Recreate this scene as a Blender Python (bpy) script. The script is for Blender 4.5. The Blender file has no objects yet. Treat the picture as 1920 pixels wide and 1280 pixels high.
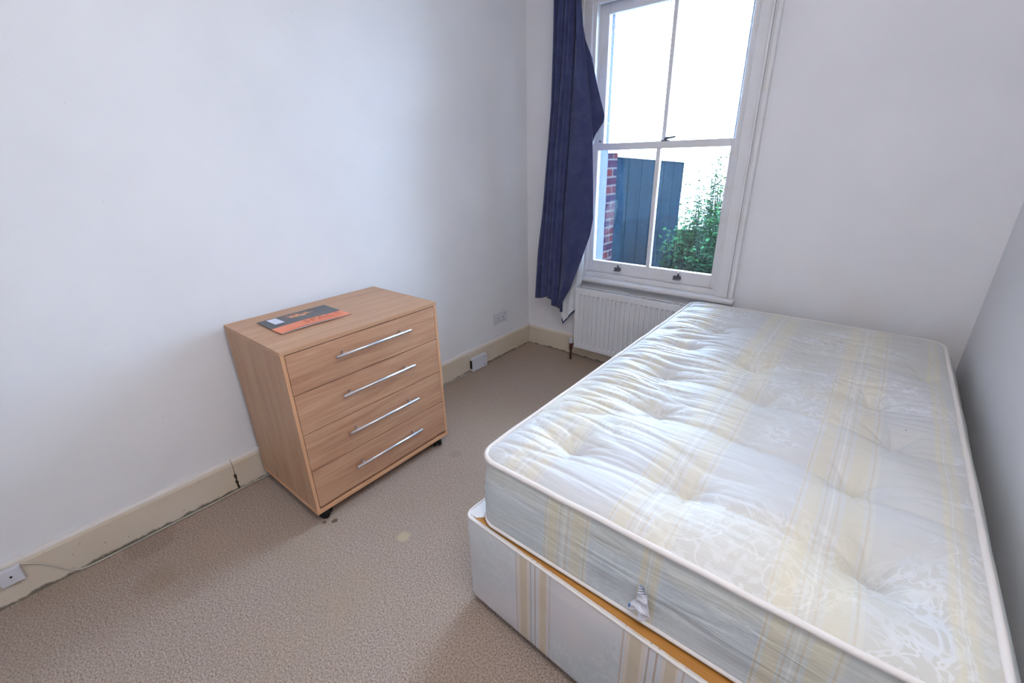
import bpy, bmesh, math, random
from mathutils import Vector, Matrix, noise
PI = math.pi
random.seed(7)
S = bpy.context.scene
COL = S.collection

# ------------------------------------------------------------------ camera, world, light
cam_d = bpy.data.cameras.new('camera'); cam = bpy.data.objects.new('camera', cam_d); COL.objects.link(cam)
cam_d.sensor_width = 36; cam_d.lens = 829.96 / 1920 * 36; cam_d.clip_start = 0.02; cam_d.clip_end = 300
Rr, Uu, Ff = Vector((.7736, .6333, -.0224)), Vector((-.2248, .3074, .9247)), Vector((-.5924, .7103, -.3802))
cam.matrix_world = Matrix(((Rr.x, Uu.x, -Ff.x, 2.037), (Rr.y, Uu.y, -Ff.y, -2.655), (Rr.z, Uu.z, -Ff.z, 1.370), (0, 0, 0, 1)))
S.camera = cam
SKY, FILL_LAMP = 28.0, 215.0
w = bpy.data.worlds.new('sky'); S.world = w; w.use_nodes = True
w.node_tree.nodes['Background'].inputs[0].default_value = (.52, .72, 1.0, 1)
w.node_tree.nodes['Background'].inputs[1].default_value = SKY
S.view_settings.view_transform = 'Standard'; S.view_settings.look = 'None'
S.view_settings.gamma = 1; S.view_settings.use_curve_mapping = False
S.view_settings.exposure = 0.09

# ------------------------------------------------------------------ node helpers
def lin(c):
    return tuple((v / 255 / 12.92 if v / 255 <= .04045 else ((v / 255 + .055) / 1.055) ** 2.4) for v in c) + (1,)

class NT:
    def __init__(s, name, rough=.6, base=(200, 200, 200), spec=.3, metal=0):
        s.m = bpy.data.materials.new(name); s.m.use_nodes = True
        s.t = s.m.node_tree; s.b = s.t.nodes['Principled BSDF']
        s.b.inputs['Base Color'].default_value = lin(base); s.b.inputs['Roughness'].default_value = rough
        s.b.inputs['Specular IOR Level'].default_value = spec; s.b.inputs['Metallic'].default_value = metal
    def n(s, kind, **kw):
        nd = s.t.nodes.new(kind)
        for k, v in kw.items():
            if hasattr(nd, k): setattr(nd, k, v)
            else: nd.inputs[k.replace('_', ' ')].default_value = v
        return nd
    def l(s, a, b): s.t.links.new(a, b)
    def coord(s, scale=(1, 1, 1), rot=(0, 0, 0)):
        tc = s.n('ShaderNodeTexCoord'); mp = s.n('ShaderNodeMapping')
        mp.inputs['Scale'].default_value = scale; mp.inputs['Rotation'].default_value = rot
        s.l(tc.outputs['Object'], mp.inputs[0]); return mp.outputs[0]
    def noise(s, v, scale, detail=4, rough=.5, dist=0):
        nd = s.n('ShaderNodeTexNoise'); nd.inputs['Scale'].default_value = scale; nd.inputs['Detail'].default_value = detail
        nd.inputs['Roughness'].default_value = rough; nd.inputs['Distortion'].default_value = dist
        if v is not None: s.l(v, nd.inputs['Vector'])
        return nd.outputs['Fac']
    def ramp(s, f, stops, interp='LINEAR'):
        nd = s.n('ShaderNodeValToRGB'); cr = nd.color_ramp; cr.interpolation = interp
        while len(cr.elements) < len(stops): cr.elements.new(.5)
        for e, (p, c) in zip(cr.elements, stops):
            e.position = p; e.color = lin(c) if isinstance(c, tuple) else (c, c, c, 1)
        s.l(f, nd.inputs[0]); return nd.outputs[0]
    def mix(s, f, a, b, mode='MIX'):
        nd = s.n('ShaderNodeMix', data_type='RGBA', blend_type=mode)
        for sock, v in ((nd.inputs[0], f), (nd.inputs[6], a), (nd.inputs[7], b)):
            if isinstance(v, (int, float)): sock.default_value = v if sock is nd.inputs[0] else (v, v, v, 1)
            elif isinstance(v, tuple): sock.default_value = lin(v)
            else: s.l(v, sock)
        return nd.outputs[2]
    def math(s, op, a, b=0.0, c=0.0):
        nd = s.n('ShaderNodeMath', operation=op)
        for i, v in enumerate((a, b, c)):
            if isinstance(v, (int, float)): nd.inputs[i].default_value = v
            else: s.l(v, nd.inputs[i])
        return nd.outputs[0]
    def sep(s, v):
        nd = s.n('ShaderNodeSeparateXYZ'); s.l(v, nd.inputs[0]); return nd.outputs
    def band(s, v, a, b, soft=.002):      # 1 between a and b
        up = s.n('ShaderNodeMapRange', interpolation_type='SMOOTHSTEP'); s.l(v, up.inputs[0]); up.inputs[1].default_value = a - soft; up.inputs[2].default_value = a + soft
        dn = s.n('ShaderNodeMapRange', interpolation_type='SMOOTHSTEP'); s.l(v, dn.inputs[0]); dn.inputs[1].default_value = b - soft; dn.inputs[2].default_value = b + soft
        dn.inputs[3].default_value = 1; dn.inputs[4].default_value = 0
        return s.math('MULTIPLY', up.outputs[0], dn.outputs[0])
    def bump(s, h, strength=.3, dist=.01):
        nd = s.n('ShaderNodeBump'); nd.inputs['Strength'].default_value = strength; nd.inputs['Distance'].default_value = dist
        s.l(h, nd.inputs['Height']); s.l(nd.outputs[0], s.b.inputs['Normal'])
    def col(s, c): s.l(c, s.b.inputs['Base Color'])

def plain(name, c, rough=.5, spec=.3, metal=0): return NT(name, rough, c, spec, metal).m

# ------------------------------------------------------------------ materials
def wall_mat(name, c, damp=False):
    m = NT(name, .75, c, .2); v = m.coord()
    f = m.noise(v, 2.2, 3); cc = m.mix(m.ramp(f, [(.35, 0.0), (.7, 1.0)]), c, tuple(int(q * .975) for q in c))
    # small scuffs and filler marks
    vo = m.noise(v, 38, 2, .6); sc = m.ramp(vo, [(.0, 0.0), (.745, 0.0), (.77, 1.0)])
    cc = m.mix(m.math('MULTIPLY', sc, .15), cc, (150, 145, 142))
    if damp:
        x, y, z = m.sep(v)
        d = m.math('MULTIPLY', m.band(z, .30, .80, .18), m.ramp(m.noise(v, 3.5, 4), [(.4, 0.0), (.65, 1.0)]))
        cc = m.mix(m.math('MULTIPLY', d, .35), cc, (224, 212, 200))
    m.col(cc); m.bump(m.noise(v, 160, 3), .06, .004); return m.m
M_WALL = wall_mat('wall_paint', (236, 236, 239)); M_WALLB = wall_mat('window_wall_paint', (236, 235, 239), True)
M_CEIL = plain('ceiling_paint', (240, 240, 240), .8)
M_GLOSSW = NT('white_gloss_paint', .32, (226, 225, 228), .45)
_v = M_GLOSSW.coord(); M_GLOSSW.col(M_GLOSSW.mix(M_GLOSSW.math('MULTIPLY', M_GLOSSW.ramp(M_GLOSSW.noise(_v, 9, 5), [(.5, 0.0), (.75, 1.0)]), .3), (226, 225, 228), (214, 200, 184)))
M_GLOSSW = M_GLOSSW.m

def skirting_mat():
    m = NT('cream_skirting', .45, (216, 202, 184), .35); v = m.coord(); x, y, z = m.sep(v)
    c = m.mix(m.ramp(m.noise(v, 3, 4), [(.35, 0.0), (.7, 1.0)]), (218, 206, 190), (210, 195, 172))
    spots = m.ramp(m.noise(v, 60, 2, .6), [(.0, 0.0), (.70, 0.0), (.74, 1.0)])
    c = m.mix(m.math('MULTIPLY', spots, .55), c, (110, 92, 70))
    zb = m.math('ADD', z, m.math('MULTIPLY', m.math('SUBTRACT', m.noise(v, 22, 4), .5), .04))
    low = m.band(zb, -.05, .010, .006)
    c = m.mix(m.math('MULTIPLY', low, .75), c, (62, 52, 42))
    top = m.band(z, .146, .3, .002); c = m.mix(m.math('MULTIPLY', top, .7), c, (224, 222, 222))
    # flaked paint beside the joint in the left-hand run
    yj = m.math('ADD', y, m.math('MULTIPLY', m.math('SUBTRACT', m.noise(v, 90, 3), .5), .02))
    ch = m.math('MULTIPLY', m.band(yj, -2.217, -2.2085, .001), m.band(z, .004, .085, .006))
    c = m.mix(ch, c, (58, 48, 38))
    m.col(c); return m.m
M_SKIRT = skirting_mat()

def carpet_mat():
    m = NT('beige_carpet', .97, (185, 160, 145), .05); v = m.coord()
    a = m.noise(v, 190, 4, .85); c = m.mix(m.ramp(a, [(.38, 0.0), (.60, 1.0)]), (122, 103, 91), (196, 177, 163))
    fl = m.noise(v, 100, 2, .6); c = m.mix(m.ramp(fl, [(.0, 0.0), (.66, 0.0), (.72, .7)]), c, (110, 90, 80))
    b = m.noise(v, 2.4, 4); c = m.mix(m.math('MULTIPLY', m.ramp(b, [(.42, 0.0), (.7, 1.0)]), .35), c, (168, 146, 122))
    x, y, z = m.sep(v)
    def blob(c, bx, by, r, colr, k):
        dx = m.math('SUBTRACT', x, bx); dy = m.math('SUBTRACT', y, by)
        d = m.math('SQRT', m.math('ADD', m.math('MULTIPLY', dx, dx), m.math('MULTIPLY', dy, dy)))
        d = m.math('ADD', d, m.math('MULTIPLY', m.math('SUBTRACT', m.noise(v, 28, 3), .5), r * 1.2))
        return m.mix(m.math('MULTIPLY', m.band(d, -1, r, r * .25), k), c, colr)
    c = blob(c, .840, -1.918, .026, (188, 172, 142), .75)
    c = blob(c, .545, -2.045, .012, (70, 48, 34), .7); c = blob(c, .520, -2.075, .009, (90, 62, 44), .7)
    c = blob(c, .07, -2.56, .08, (120, 92, 70), .22); c = blob(c, .30, -2.60, .06, (140, 116, 96), .2)
    c = blob(c, .62, -1.42, .03, (150, 130, 118), .4)
    m.col(c); m.bump(m.noise(v, 420, 3, .8), .5, .004); return m.m
M_CARPET = carpet_mat()

def wood_mat(name, axis, ca, cb, cc):
    # grain runs along the given axis
    m = NT(name, .42, ca, .35)
    sc = {'x': (1.2, 16, 16), 'y': (16, 1.2, 16), 'z': (16, 16, 1.2)}[axis]
    v = m.coord(sc); f = m.noise(v, 1.6, 6, .62, .9)
    c = m.ramp(f, [(.28, cc), (.48, ca), (.72, cb)])
    v2 = m.coord(tuple(q * 7 if q > 2 else q * 2 for q in sc)); f2 = m.noise(v2, 1.5, 3, .6)
    c = m.mix(m.ramp(f2, [(.3, .55), (.6, 0.0)]), c, cc)
    v3 = m.coord({'x': (2.2, 9, 9), 'y': (9, 2.2, 9), 'z': (9, 9, 2.2)}[axis])
    kn = m.ramp(m.noise(v3, 1.3, 2, .5, .3), [(.0, 0.0), (.73, 0.0), (.77, .7)])
    c = m.mix(kn, c, (138, 92, 66))
    m.col(c); m.bump(f2, .05, .002); return m.m
M_OAKF = wood_mat('oak_front', 'y', (190, 145, 114), (206, 164, 132), (164, 118, 90))
M_OAKT = wood_mat('oak_top', 'y', (192, 150, 118), (202, 162, 130), (180, 136, 104))
M_OAKS = wood_mat('oak_side', 'z', (184, 144, 112), (194, 155, 122), (170, 128, 98))
M_OAKE = plain('oak_edge_band', (208, 158, 120), .45)
M_STEEL = plain('brushed_steel', (214, 214, 220), .42, .5, 1)
M_BLACKP = plain('black_plastic', (24, 26, 28), .4)
M_WPLAST = plain('white_plastic', (214, 214, 222), .35, .5)
M_DARK = plain('dark_hole', (30, 28, 28), .8)
M_REVEAL = plain('painted_outer_reveal', (78, 84, 104), .8, .02)
M_COPPER = plain('copper_pipe', (96, 62, 48), .5, .4, .4)
M_RAD = plain('radiator_enamel', (222, 223, 227), .35, .45)
M_RADGAP = plain('radiator_slot', (120, 122, 128), .6)
M_CABLE = plain('grey_white_cable', (200, 194, 184), .5)
M_IRON = plain('grey_metal', (112, 114, 124), .4, .5, .6)

def stripes(m, x, c, groups, strength=1.0):
    # woven stripe groups: a list of (start, end)
    for (a, b) in groups:
        wd = b - a
        for (p, q, colr, k) in ((0, 1, (232, 226, 206), .55), (.02, .05, (198, 178, 144), .8), (.10, .30, (218, 202, 160), .75),
                                (.34, .37, (198, 178, 144), .75), (.44, .47, (250, 248, 240), .6), (.52, .55, (198, 178, 144), .7),
                                (.62, .86, (218, 204, 166), .7), (.91, .94, (198, 178, 144), .8)):
            c = m.mix(m.math('MULTIPLY', m.band(x, a + p * wd, a + q * wd, .0012), k * strength), c, colr)
    return c
def damask(m, v, c, k, colr=(255, 255, 255)):
    a = m.noise(v, 9, 2, .5, 2.2)
    l1 = m.ramp(m.math('ABSOLUTE', m.math('SUBTRACT', a, .5)), [(.0, 1.0), (.018, 1.0), (.03, 0.0)])
    b = m.noise(v, 3.2, 2); msk = m.ramp(b, [(.48, 0.0), (.56, 1.0)])
    f = m.ramp(m.noise(v, 26, 2, .5, 1.5), [(.52, 0.0), (.57, 1.0)])
    t = m.math('MULTIPLY', m.math('MAXIMUM', l1, m.math('MULTIPLY', f, .7)), msk)
    return m.mix(m.math('MULTIPLY', t, k), c, colr)
def mattress_top():
    m = NT('damask_ticking', .55, (226, 228, 230), .35); v = m.coord(); x, y, z = m.sep(v)
    c = m.mix(m.ramp(m.noise(v, 2.0, 3), [(.4, 0.0), (.65, 1.0)]), (207, 208, 211), (203, 202, 197))
    c = damask(m, v, c, .6, (226, 229, 234))
    yb = m.math('ADD', x, m.math('MULTIPLY', m.math('SUBTRACT', m.noise(v, 2.5, 2), .5), .012))
    c = stripes(m, yb, c, [(.085, .205), (.405, .555), (.735, .885), (1.00, 1.04)], .36)
    # yellowed patches
    st = m.math('MULTIPLY', m.ramp(m.noise(v, 3.1, 4), [(.55, 0.0), (.72, 1.0)]), .35); c = m.mix(st, c, (226, 214, 184))
    sp = m.ramp(m.noise(v, 34, 2), [(.0, 0.0), (.775, 0.0), (.79, .8)]); c = m.mix(sp, c, (120, 132, 138))
    m.col(c)
    m.b.inputs['Sheen Weight'].default_value = .15
    vw = m.coord((2.2, 26, 1)); wr = m.noise(vw, 1.6, 4, .55, .4)
    h = m.math('ADD', m.math('MULTIPLY', wr, .8), m.math('MULTIPLY', m.noise(v, 60, 3), .12))
    m.bump(h, .28, .012); return m.m
def mattress_side():
    m = NT('damask_border', .6, (206, 212, 214), .3); v = m.coord(); x, y, z = m.sep(v)
    c = m.mix(m.ramp(m.noise(v, 4, 3), [(.4, 0.0), (.65, 1.0)]), (208, 213, 214), (198, 205, 208))
    c = damask(m, v, c, .35, (222, 226, 228))
    c = stripes(m, x, c, [(.240, .372), (.500, .548), (.742, .872)], .6)
    yl = m.band(z, .16, .24, .02); c = m.mix(m.math('MULTIPLY', m.math('MULTIPLY', yl, m.ramp(m.noise(v, 5, 3), [(.4, .2), (.6, .8)])), .4), c, (228, 220, 192))
    m.col(c); vw = m.coord((2.4, 2.4, 17)); m.bump(m.noise(vw, 1.7, 3, .5, .6), .35, .02); return m.m
M_MTOP = mattress_top(); M_MSIDE = mattress_side()
M_PIPING = plain('mattress_piping', (228, 222, 218), .6)
def base_mat():
    m = NT('divan_fabric', .65, (214, 212, 212), .25); v = m.coord(); x, y, z = m.sep(v)
    c = m.mix(m.ramp(m.noise(v, 3.2, 3), [(.4, 0.0), (.62, 1.0)]), (222, 216, 216), (202, 208, 210))
    c = damask(m, v, c, .35, (232, 230, 230))
    for (a, b) in ((.212, .335), (.545, .690), (.905, 1.03)):
        wd = b - a
        for (p, q, colr, k) in ((0, .03, (200, 174, 158), .8), (.06, .40, (222, 206, 190), .8), (.13, .33, (206, 190, 164), .8), (.43, .46, (176, 160, 148), .9),
                                (.56, .59, (184, 160, 140), .9), (.66, .92, (220, 206, 194), .8), (.72, .88, (206, 188, 160), .8), (.97, 1.0, (202, 176, 160), .8)):
            c = m.mix(m.math('MULTIPLY', m.band(x, a + p * wd, a + q * wd, .0012), k), c, colr)
    m.col(c); vw = m.coord((2, 2, 12)); m.bump(m.noise(vw, 1.5, 3, .5, .5), .2, .012); return m.m
M_BASE = base_mat()
M_BOARD = wood_mat('hardboard_top', 'x', (184, 128, 62), (196, 142, 76), (168, 112, 50))

def cloth_mat(name, c, k=.03):
    m = NT(name, .9, c, .12); v = m.coord(); f = m.noise(v, 16, 5)
    m.col(m.mix(m.ramp(f, [(.4, 0.0), (.65, 1.0)]), c, tuple(min(255, q + 10) for q in c)))
    m.b.inputs['Sheen Weight'].default_value = .25; m.b.inputs['Sheen Roughness'].default_value = .5
    m.bump(m.noise(v, 70, 4), .15, .004); return m.m
M_NAVY = cloth_mat('navy_curtain_cloth', (58, 62, 96)); M_LINING = cloth_mat('white_lining_cloth', (222, 226, 230))

def glass_mat():
    m = bpy.data.materials.new('window_glass'); m.use_nodes = True; t = m.node_tree; t.nodes.clear()
    o = t.nodes.new('ShaderNodeOutputMaterial'); tr = t.nodes.new('ShaderNodeBsdfTransparent'); gl = t.nodes.new('ShaderNodeBsdfGlossy')
    gl.inputs['Roughness'].default_value = .02; gl.inputs[0].default_value = (.9, .95, 1, 1)
    df = t.nodes.new('ShaderNodeBsdfTranslucent'); df.inputs[0].default_value = (.80, .86, 1.0, 1)
    fr = t.nodes.new('ShaderNodeFresnel'); fr.inputs[0].default_value = 1.45
    m1 = t.nodes.new('ShaderNodeMixShader'); m2 = t.nodes.new('ShaderNodeMixShader')
    t.links.new(fr.outputs[0], m1.inputs[0]); t.links.new(tr.outputs[0], m1.inputs[1]); t.links.new(gl.outputs[0], m1.inputs[2])
    tc = t.nodes.new('ShaderNodeTexCoord'); mp = t.nodes.new('ShaderNodeMapping'); mp.inputs['Scale'].default_value = (14, 1, 3)
    nz = t.nodes.new('ShaderNodeTexNoise'); nz.inputs['Scale'].default_value = 2; nz.inputs['Detail'].default_value = 5
    cr = t.nodes.new('ShaderNodeMapRange'); cr.inputs[1].default_value = .35; cr.inputs[2].default_value = .8; cr.inputs[3].default_value = .002; cr.inputs[4].default_value = .009
    t.links.new(tc.outputs['Object'], mp.inputs[0]); t.links.new(mp.outputs[0], nz.inputs['Vector']); t.links.new(nz.outputs['Fac'], cr.inputs[0])
    t.links.new(cr.outputs[0], m2.inputs[0]); t.links.new(m1.outputs[0], m2.inputs[1]); t.links.new(df.outputs[0], m2.inputs[2])
    t.links.new(m2.outputs[0], o.inputs[0]); return m
M_GLASS = glass_mat()

def brick_mat():
    m = NT('weathered_brick', .9, (150, 90, 70), .0)
    v = m.coord((1, 1, 1), (PI / 2, 0, 0)); x, y, z = m.sep(m.coord())
    cb = m.n('ShaderNodeCombineXYZ'); m.l(m.math('ADD', x, y), cb.inputs[0]); m.l(z, cb.inputs[1])
    b = m.n('ShaderNodeTexBrick'); m.l(cb.outputs[0], b.inputs['Vector'])
    b.inputs['Scale'].default_value = 1; b.inputs['Brick Width'].default_value = .225; b.inputs['Row Height'].default_value = .075
    b.inputs['Mortar Size'].default_value = .008; b.inputs['Color1'].default_value = lin((62, 28, 24)); b.inputs['Color2'].default_value = lin((26, 22, 36))
    b.inputs['Mortar'].default_value = lin((66, 64, 64)); m.col(b.outputs[0]); m.bump(b.outputs['Fac'], -.4, .01); return m.m
M_BRICK = brick_mat()
def fence_mat():
    m = NT('teal_stained_boards', .9, (20, 60, 78), .01); v = m.coord((1, 18, 1.5)); f = m.noise(v, 2.2, 5, .6)
    x, y, z = m.sep(m.coord())
    c = m.ramp(f, [(.3, (1, 15, 17)), (.5, (2, 22, 31)), (.72, (8, 32, 45))])
    dr = m.ramp(m.noise(m.coord((1, 30, 2.5)), 2, 3), [(.62, 0.0), (.7, .5)]); c = m.mix(dr, c, (36, 60, 70))
    m.col(c); m.bump(f, .3, .006); return m.m
M_FENCE = fence_mat()
M_PALE = plain('pale_render', (228, 226, 220), .8); M_CAP = plain('pale_capping', (190, 196, 204), .7)
def leaf_mat(name, a, b):
    m = NT(name, .9, a, .01); oi = m.n('ShaderNodeNewGeometry')
    m.col(m.mix(oi.outputs['Random Per Island'], a, b))
    try: m.b.inputs['Transmission Weight'].default_value = 0
    except Exception: pass
    return m.m
M_LEAFD = leaf_mat('dark_green_leaves', (8, 36, 22), (42, 84, 50)); M_LEAFL = leaf_mat('light_green_leaves', (12, 36, 12), (36, 64, 26))
M_STEM = plain('plant_stem', (24, 40, 18), .9, .0)
M_SOIL = plain('garden_ground', (30, 32, 24), .9, .0); M_PLASTER = plain('under_sill_paint', (206, 208, 214), .7)

# ------------------------------------------------------------------ geometry helpers
def link(name, me, mat, parent=None, smooth=False):
    o = bpy.data.objects.new(name, me); COL.objects.link(o)
    for mm in (mat if isinstance(mat, (list, tuple)) else [mat]): me.materials.append(mm)
    if parent is not None: o.parent = parent
    if smooth:
        for p in me.polygons: p.use_smooth = True
    return o
def from_bm(name, bm, mat, parent=None, smooth=False, recalc=True):
    if recalc: bmesh.ops.recalc_face_normals(bm, faces=bm.faces)
    me = bpy.data.meshes.new(name); bm.to_mesh(me); bm.free(); return link(name, me, mat, parent, smooth)
def from_py(name, vs, fs, mat, parent=None, smooth=False):
    me = bpy.data.meshes.new(name); me.from_pydata([tuple(v) for v in vs], [], fs); me.update(); return link(name, me, mat, parent, smooth)
def box(bm, x0, x1, y0, y1, z0, z1, bev=0, mi=0, seg=2):
    vs = [bm.verts.new(p) for p in ((x0, y0, z0), (x1, y0, z0), (x1, y1, z0), (x0, y1, z0), (x0, y0, z1), (x1, y0, z1), (x1, y1, z1), (x0, y1, z1))]
    fs = [bm.faces.new([vs[i] for i in q]) for q in ((0, 3, 2, 1), (4, 5, 6, 7), (0, 1, 5, 4), (1, 2, 6, 5), (2, 3, 7, 6), (3, 0, 4, 7))]
    for f in fs: f.material_index = mi
    if bev > 0:
        es = list({e for f in fs for e in f.edges})
        r = bmesh.ops.bevel(bm, geom=es, offset=bev, segments=seg, affect='EDGES', profile=.5)
        for f in r['faces']: f.material_index = mi
def tube(bm, pts, r, n=10, closed=False, caps=True, rf=None):
    pts = [Vector(p) for p in pts]; rings = []; N = len(pts); up = None
    for i, p in enumerate(pts):
        a = pts[(i - 1) % N] if (closed or i > 0) else pts[i]; b = pts[(i + 1) % N] if (closed or i < N - 1) else pts[i]
        t = (b - a).normalized()
        if up is None: up = Vector((0, 0, 1)) if abs(t.z) < .9 else Vector((1, 0, 0))
        u = (up - t * up.dot(t)).normalized(); v = t.cross(u); up = u
        rr = rf(i / max(1, N - 1)) if rf else r
        rings.append([bm.verts.new(p + (u * math.cos(2 * PI * k / n) + v * math.sin(2 * PI * k / n)) * rr) for k in range(n)])
    for i in range(N if closed else N - 1):
        A, B = rings[i], rings[(i + 1) % N]
        for k in range(n): bm.faces.new((A[k], A[(k + 1) % n], B[(k + 1) % n], B[k]))
    if caps and not closed: bm.faces.new(rings[0][::-1]); bm.faces.new(rings[-1])
def cyl(bm, a, b, r, n=20): tube(bm, [a, b], r, n)
def to_mesh_object(name, data):
    t = bpy.data.objects.new('temporary', data); COL.objects.link(t); dg = bpy.context.evaluated_depsgraph_get(); dg.update()
    me = bpy.data.meshes.new_from_object(t.evaluated_get(dg)); bpy.data.objects.remove(t); me.name = name
    o = bpy.data.objects.new(name, me); COL.objects.link(o); return o
def thing(name, label, cat, loc=(0, 0, 0), rz=0, group=None):
    o = bpy.data.objects.new(name, None); COL.objects.link(o); o.location = loc; o.rotation_euler = (0, 0, rz); o.empty_display_size = .05
    tag(o, label, cat, group); return o
def tag(o, label, cat, group=None):
    o['label'] = label; o['category'] = cat
    if group: o['group'] = group
    return o
def struct(o, label=None):
    o['kind'] = 'structure'
    if label: o['label'] = label
    return o
def sbox(name, mat, *a, bev=0, parent=None):
    bm = bmesh.new(); box(bm, *a, bev=bev); o = from_bm(name, bm, mat, parent)
    if parent is None: struct(o)
    return o

# ------------------------------------------------------------------ the room
W, YB, H = 2.4345, -3.80, 2.62
OX0, OX1, OZ0, OZ1 = .487, 1.372, .60, 2.20        # window opening
sbox('floor', M_CARPET, -.12, W + .12, YB - .12, .10, -.12, 0)
sbox('ceiling', M_CEIL, -.12, W + .12, YB - .12, .10, H, H + .1)
sbox('wall_left', M_WALL, -.12, 0, YB - .12, .10, 0, H)
sbox('wall_right', M_WALL, W, W + .12, YB - .12, .10, 0, H)
def ring_wall(name, mat, y0, y1, x0, x1, z0, z1, a, b, c, d):
    bm = bmesh.new()
    for q in ((x0, a, z0, z1), (b, x1, z0, z1), (a, b, z0, c), (a, b, d, z1)): box(bm, q[0], q[1], y0, y1, q[2], q[3])
    return struct(from_bm(name, bm, mat))
ring_wall('wall_back', M_WALLB, 0, .13, 0, W, 0, H, OX0, OX1, OZ0, OZ1)
ring_wall('wall_outer', M_REVEAL, .131, .25, -1.5, W + 1.5, -.3, 4.2, .494, 1.30, .60, 2.17)
# rear wall with a door, behind the camera
DX0, DX1, DZ = .25, 1.03, 2.0
bm = bmesh.new()
for q in ((0, DX0, 0, H), (DX1, W, 0, H), (DX0, DX1, DZ, H)): box(bm, q[0], q[1], YB - .12, YB, q[2], q[3])
struct(from_bm('wall_front', bm, M_WALL))
door = thing('door_1', 'white panelled door in the wall opposite the window', 'door', (DX0, YB - .07, 0)); del door['category']; struct(door)
bm = bmesh.new(); box(bm, .004, DX1 - DX0 - .004, 0, .04, .008, DZ - .004, .002)
for (a, b, c, d) in ((.1, .35, .2, .85), (.43, .68, .2, .85), (.1, .35, 1.0, 1.85), (.43, .68, 1.0, 1.85)):
    box(bm, a, b, .036, .048, c, d, .005)
from_bm('door_panel', bm, M_GLOSSW, door)
bm = bmesh.new(); cyl(bm, (.70, .04, 1.0), (.70, .085, 1.0), .009); cyl(bm, (.70, .08, 1.0), (.59, .08, 1.0), .009); cyl(bm, (.70, .04, 1.0), (.70, .045, 1.0), .026)
from_bm('door_handle', bm, M_STEEL, door)

# skirting boards
HB = .1564
def skirt(name, p, q, nrm, label=None):
    # p,q: wall line ends, nrm: direction into the room
    p = Vector(p); q = Vector(q); nrm = Vector(nrm)
    prof = [(0, 0), (.02, 0), (.02, HB - .022), (.016, HB - .010), (.012, HB - .003), (.008, HB), (0, HB)]
    vs = [v + nrm * a + Vector((0, 0, b)) for v in (p, q) for a, b in prof]; n = len(prof)
    fs = [(i, (i + 1) % n, n + (i + 1) % n, n + i) for i in range(n)] + [tuple(range(n))[::-1], tuple(range(n, 2 * n))]
    bm = bmesh.new(); bv = [bm.verts.new(v) for v in vs]; [bm.faces.new([bv[i] for i in f]) for f in fs]
    return struct(from_bm(name, bm, M_SKIRT), label)
skirt('baseboard_left', (0, -2.2105, 0), (0, 0, 0), (1, 0, 0), 'cream skirting board along the wall with the chest of drawers')
skirt('baseboard_left_2', (0, YB, 0), (0, -2.2125, 0), (1, 0, 0))
skirt('baseboard_back', (.0205, 0, 0), (W - .021, 0, 0), (0, -1, 0))
skirt('baseboard_right', (W, YB, 0), (W, 0, 0), (-1, 0, 0))

# ------------------------------------------------------------------ window
win = bpy.data.objects.new('window_1', None); COL.objects.link(win); win.location = (0, 0, 0)
struct(win, 'white painted sash window, two panes above and two below')
def wpart(name, boxes, mat=M_GLOSSW, bev=.003, parent=win):
    bm = bmesh.new()
    for b in boxes: box(bm, *b, bev=bev)
    return from_bm(name, bm, mat, parent)
# moulded architrave (three stepped members)
def arch_side(x0, x1, flip):
    L = []
    s = 1 if not flip else -1
    o = x1 if not flip else x0
    for (a, b, d) in ((0, .020, .034), (.020, .032, .022), (.032, .044, .030), (.044, .092, .018)):
        xa, xb = o - s * b, o - s * a; L.append((min(xa, xb), max(xa, xb), -d, -.0005, .614, 2.27))
    return L
wpart('architrave', [(1.447, 1.467, -.034, -.0005, .614, 2.30), (1.435, 1.447, -.020, -.0005, .614, 2.285), (1.423, 1.435, -.029, -.0005, .614, 2.275), (1.372, 1.423, -.017, -.0005, .614, 2.27)])
wpart('architrave', [(.395, .415, -.034, -.0005, .614, 2.30), (.415, .427, -.020, -.0005, .614, 2.285), (.427, .439, -.029, -.0005, .614, 2.275), (.439, .490, -.017, -.0005, .614, 2.27)])
wpart('architrave', [(.415, 1.447, -.034, -.0005, 2.285, 2.305), (.427, 1.435, -.020, -.0005, 2.273, 2.285), (.439, 1.423, -.029, -.0005, 2.261, 2.273), (.49, 1.372, -.017, -.0005, 2.20, 2.261)])
# box frame: pulley stiles, head, inner and parting beads
wpart('window_frame', [(.487, .495, .001, .129, .60, 2.20), (1.357, 1.372, .001, .129, .60, 2.20), (.487, 1.372, .001, .129, 2.183, 2.20),
                       (.495, .508, .001, .028, .645, 2.183), (1.344, 1.357, .001, .028, .645, 2.183), (.508, 1.344, .001, .028, 2.168, 2.183),
                       (.495, .501, .067, .075, 1.45, 2.183), (1.351, 1.357, .067, .075, 1.45, 2.183), (.487, 1.372, .001, .129, .60, .612)], bev=.0015)
wpart('window_sill', [(.470, 1.477, -.052, -.0005, .583, .6135)], bev=.010)
wpart('window_sill', [(.4955, 1.3565, -.0004, .129, .6125, .618), (.4955, 1.3565, .006, .129, .618, .642)], bev=.002)
wpart('apron', [(.478, 1.467, -.010, -.0005, .553, .583)], bev=.003)
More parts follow.
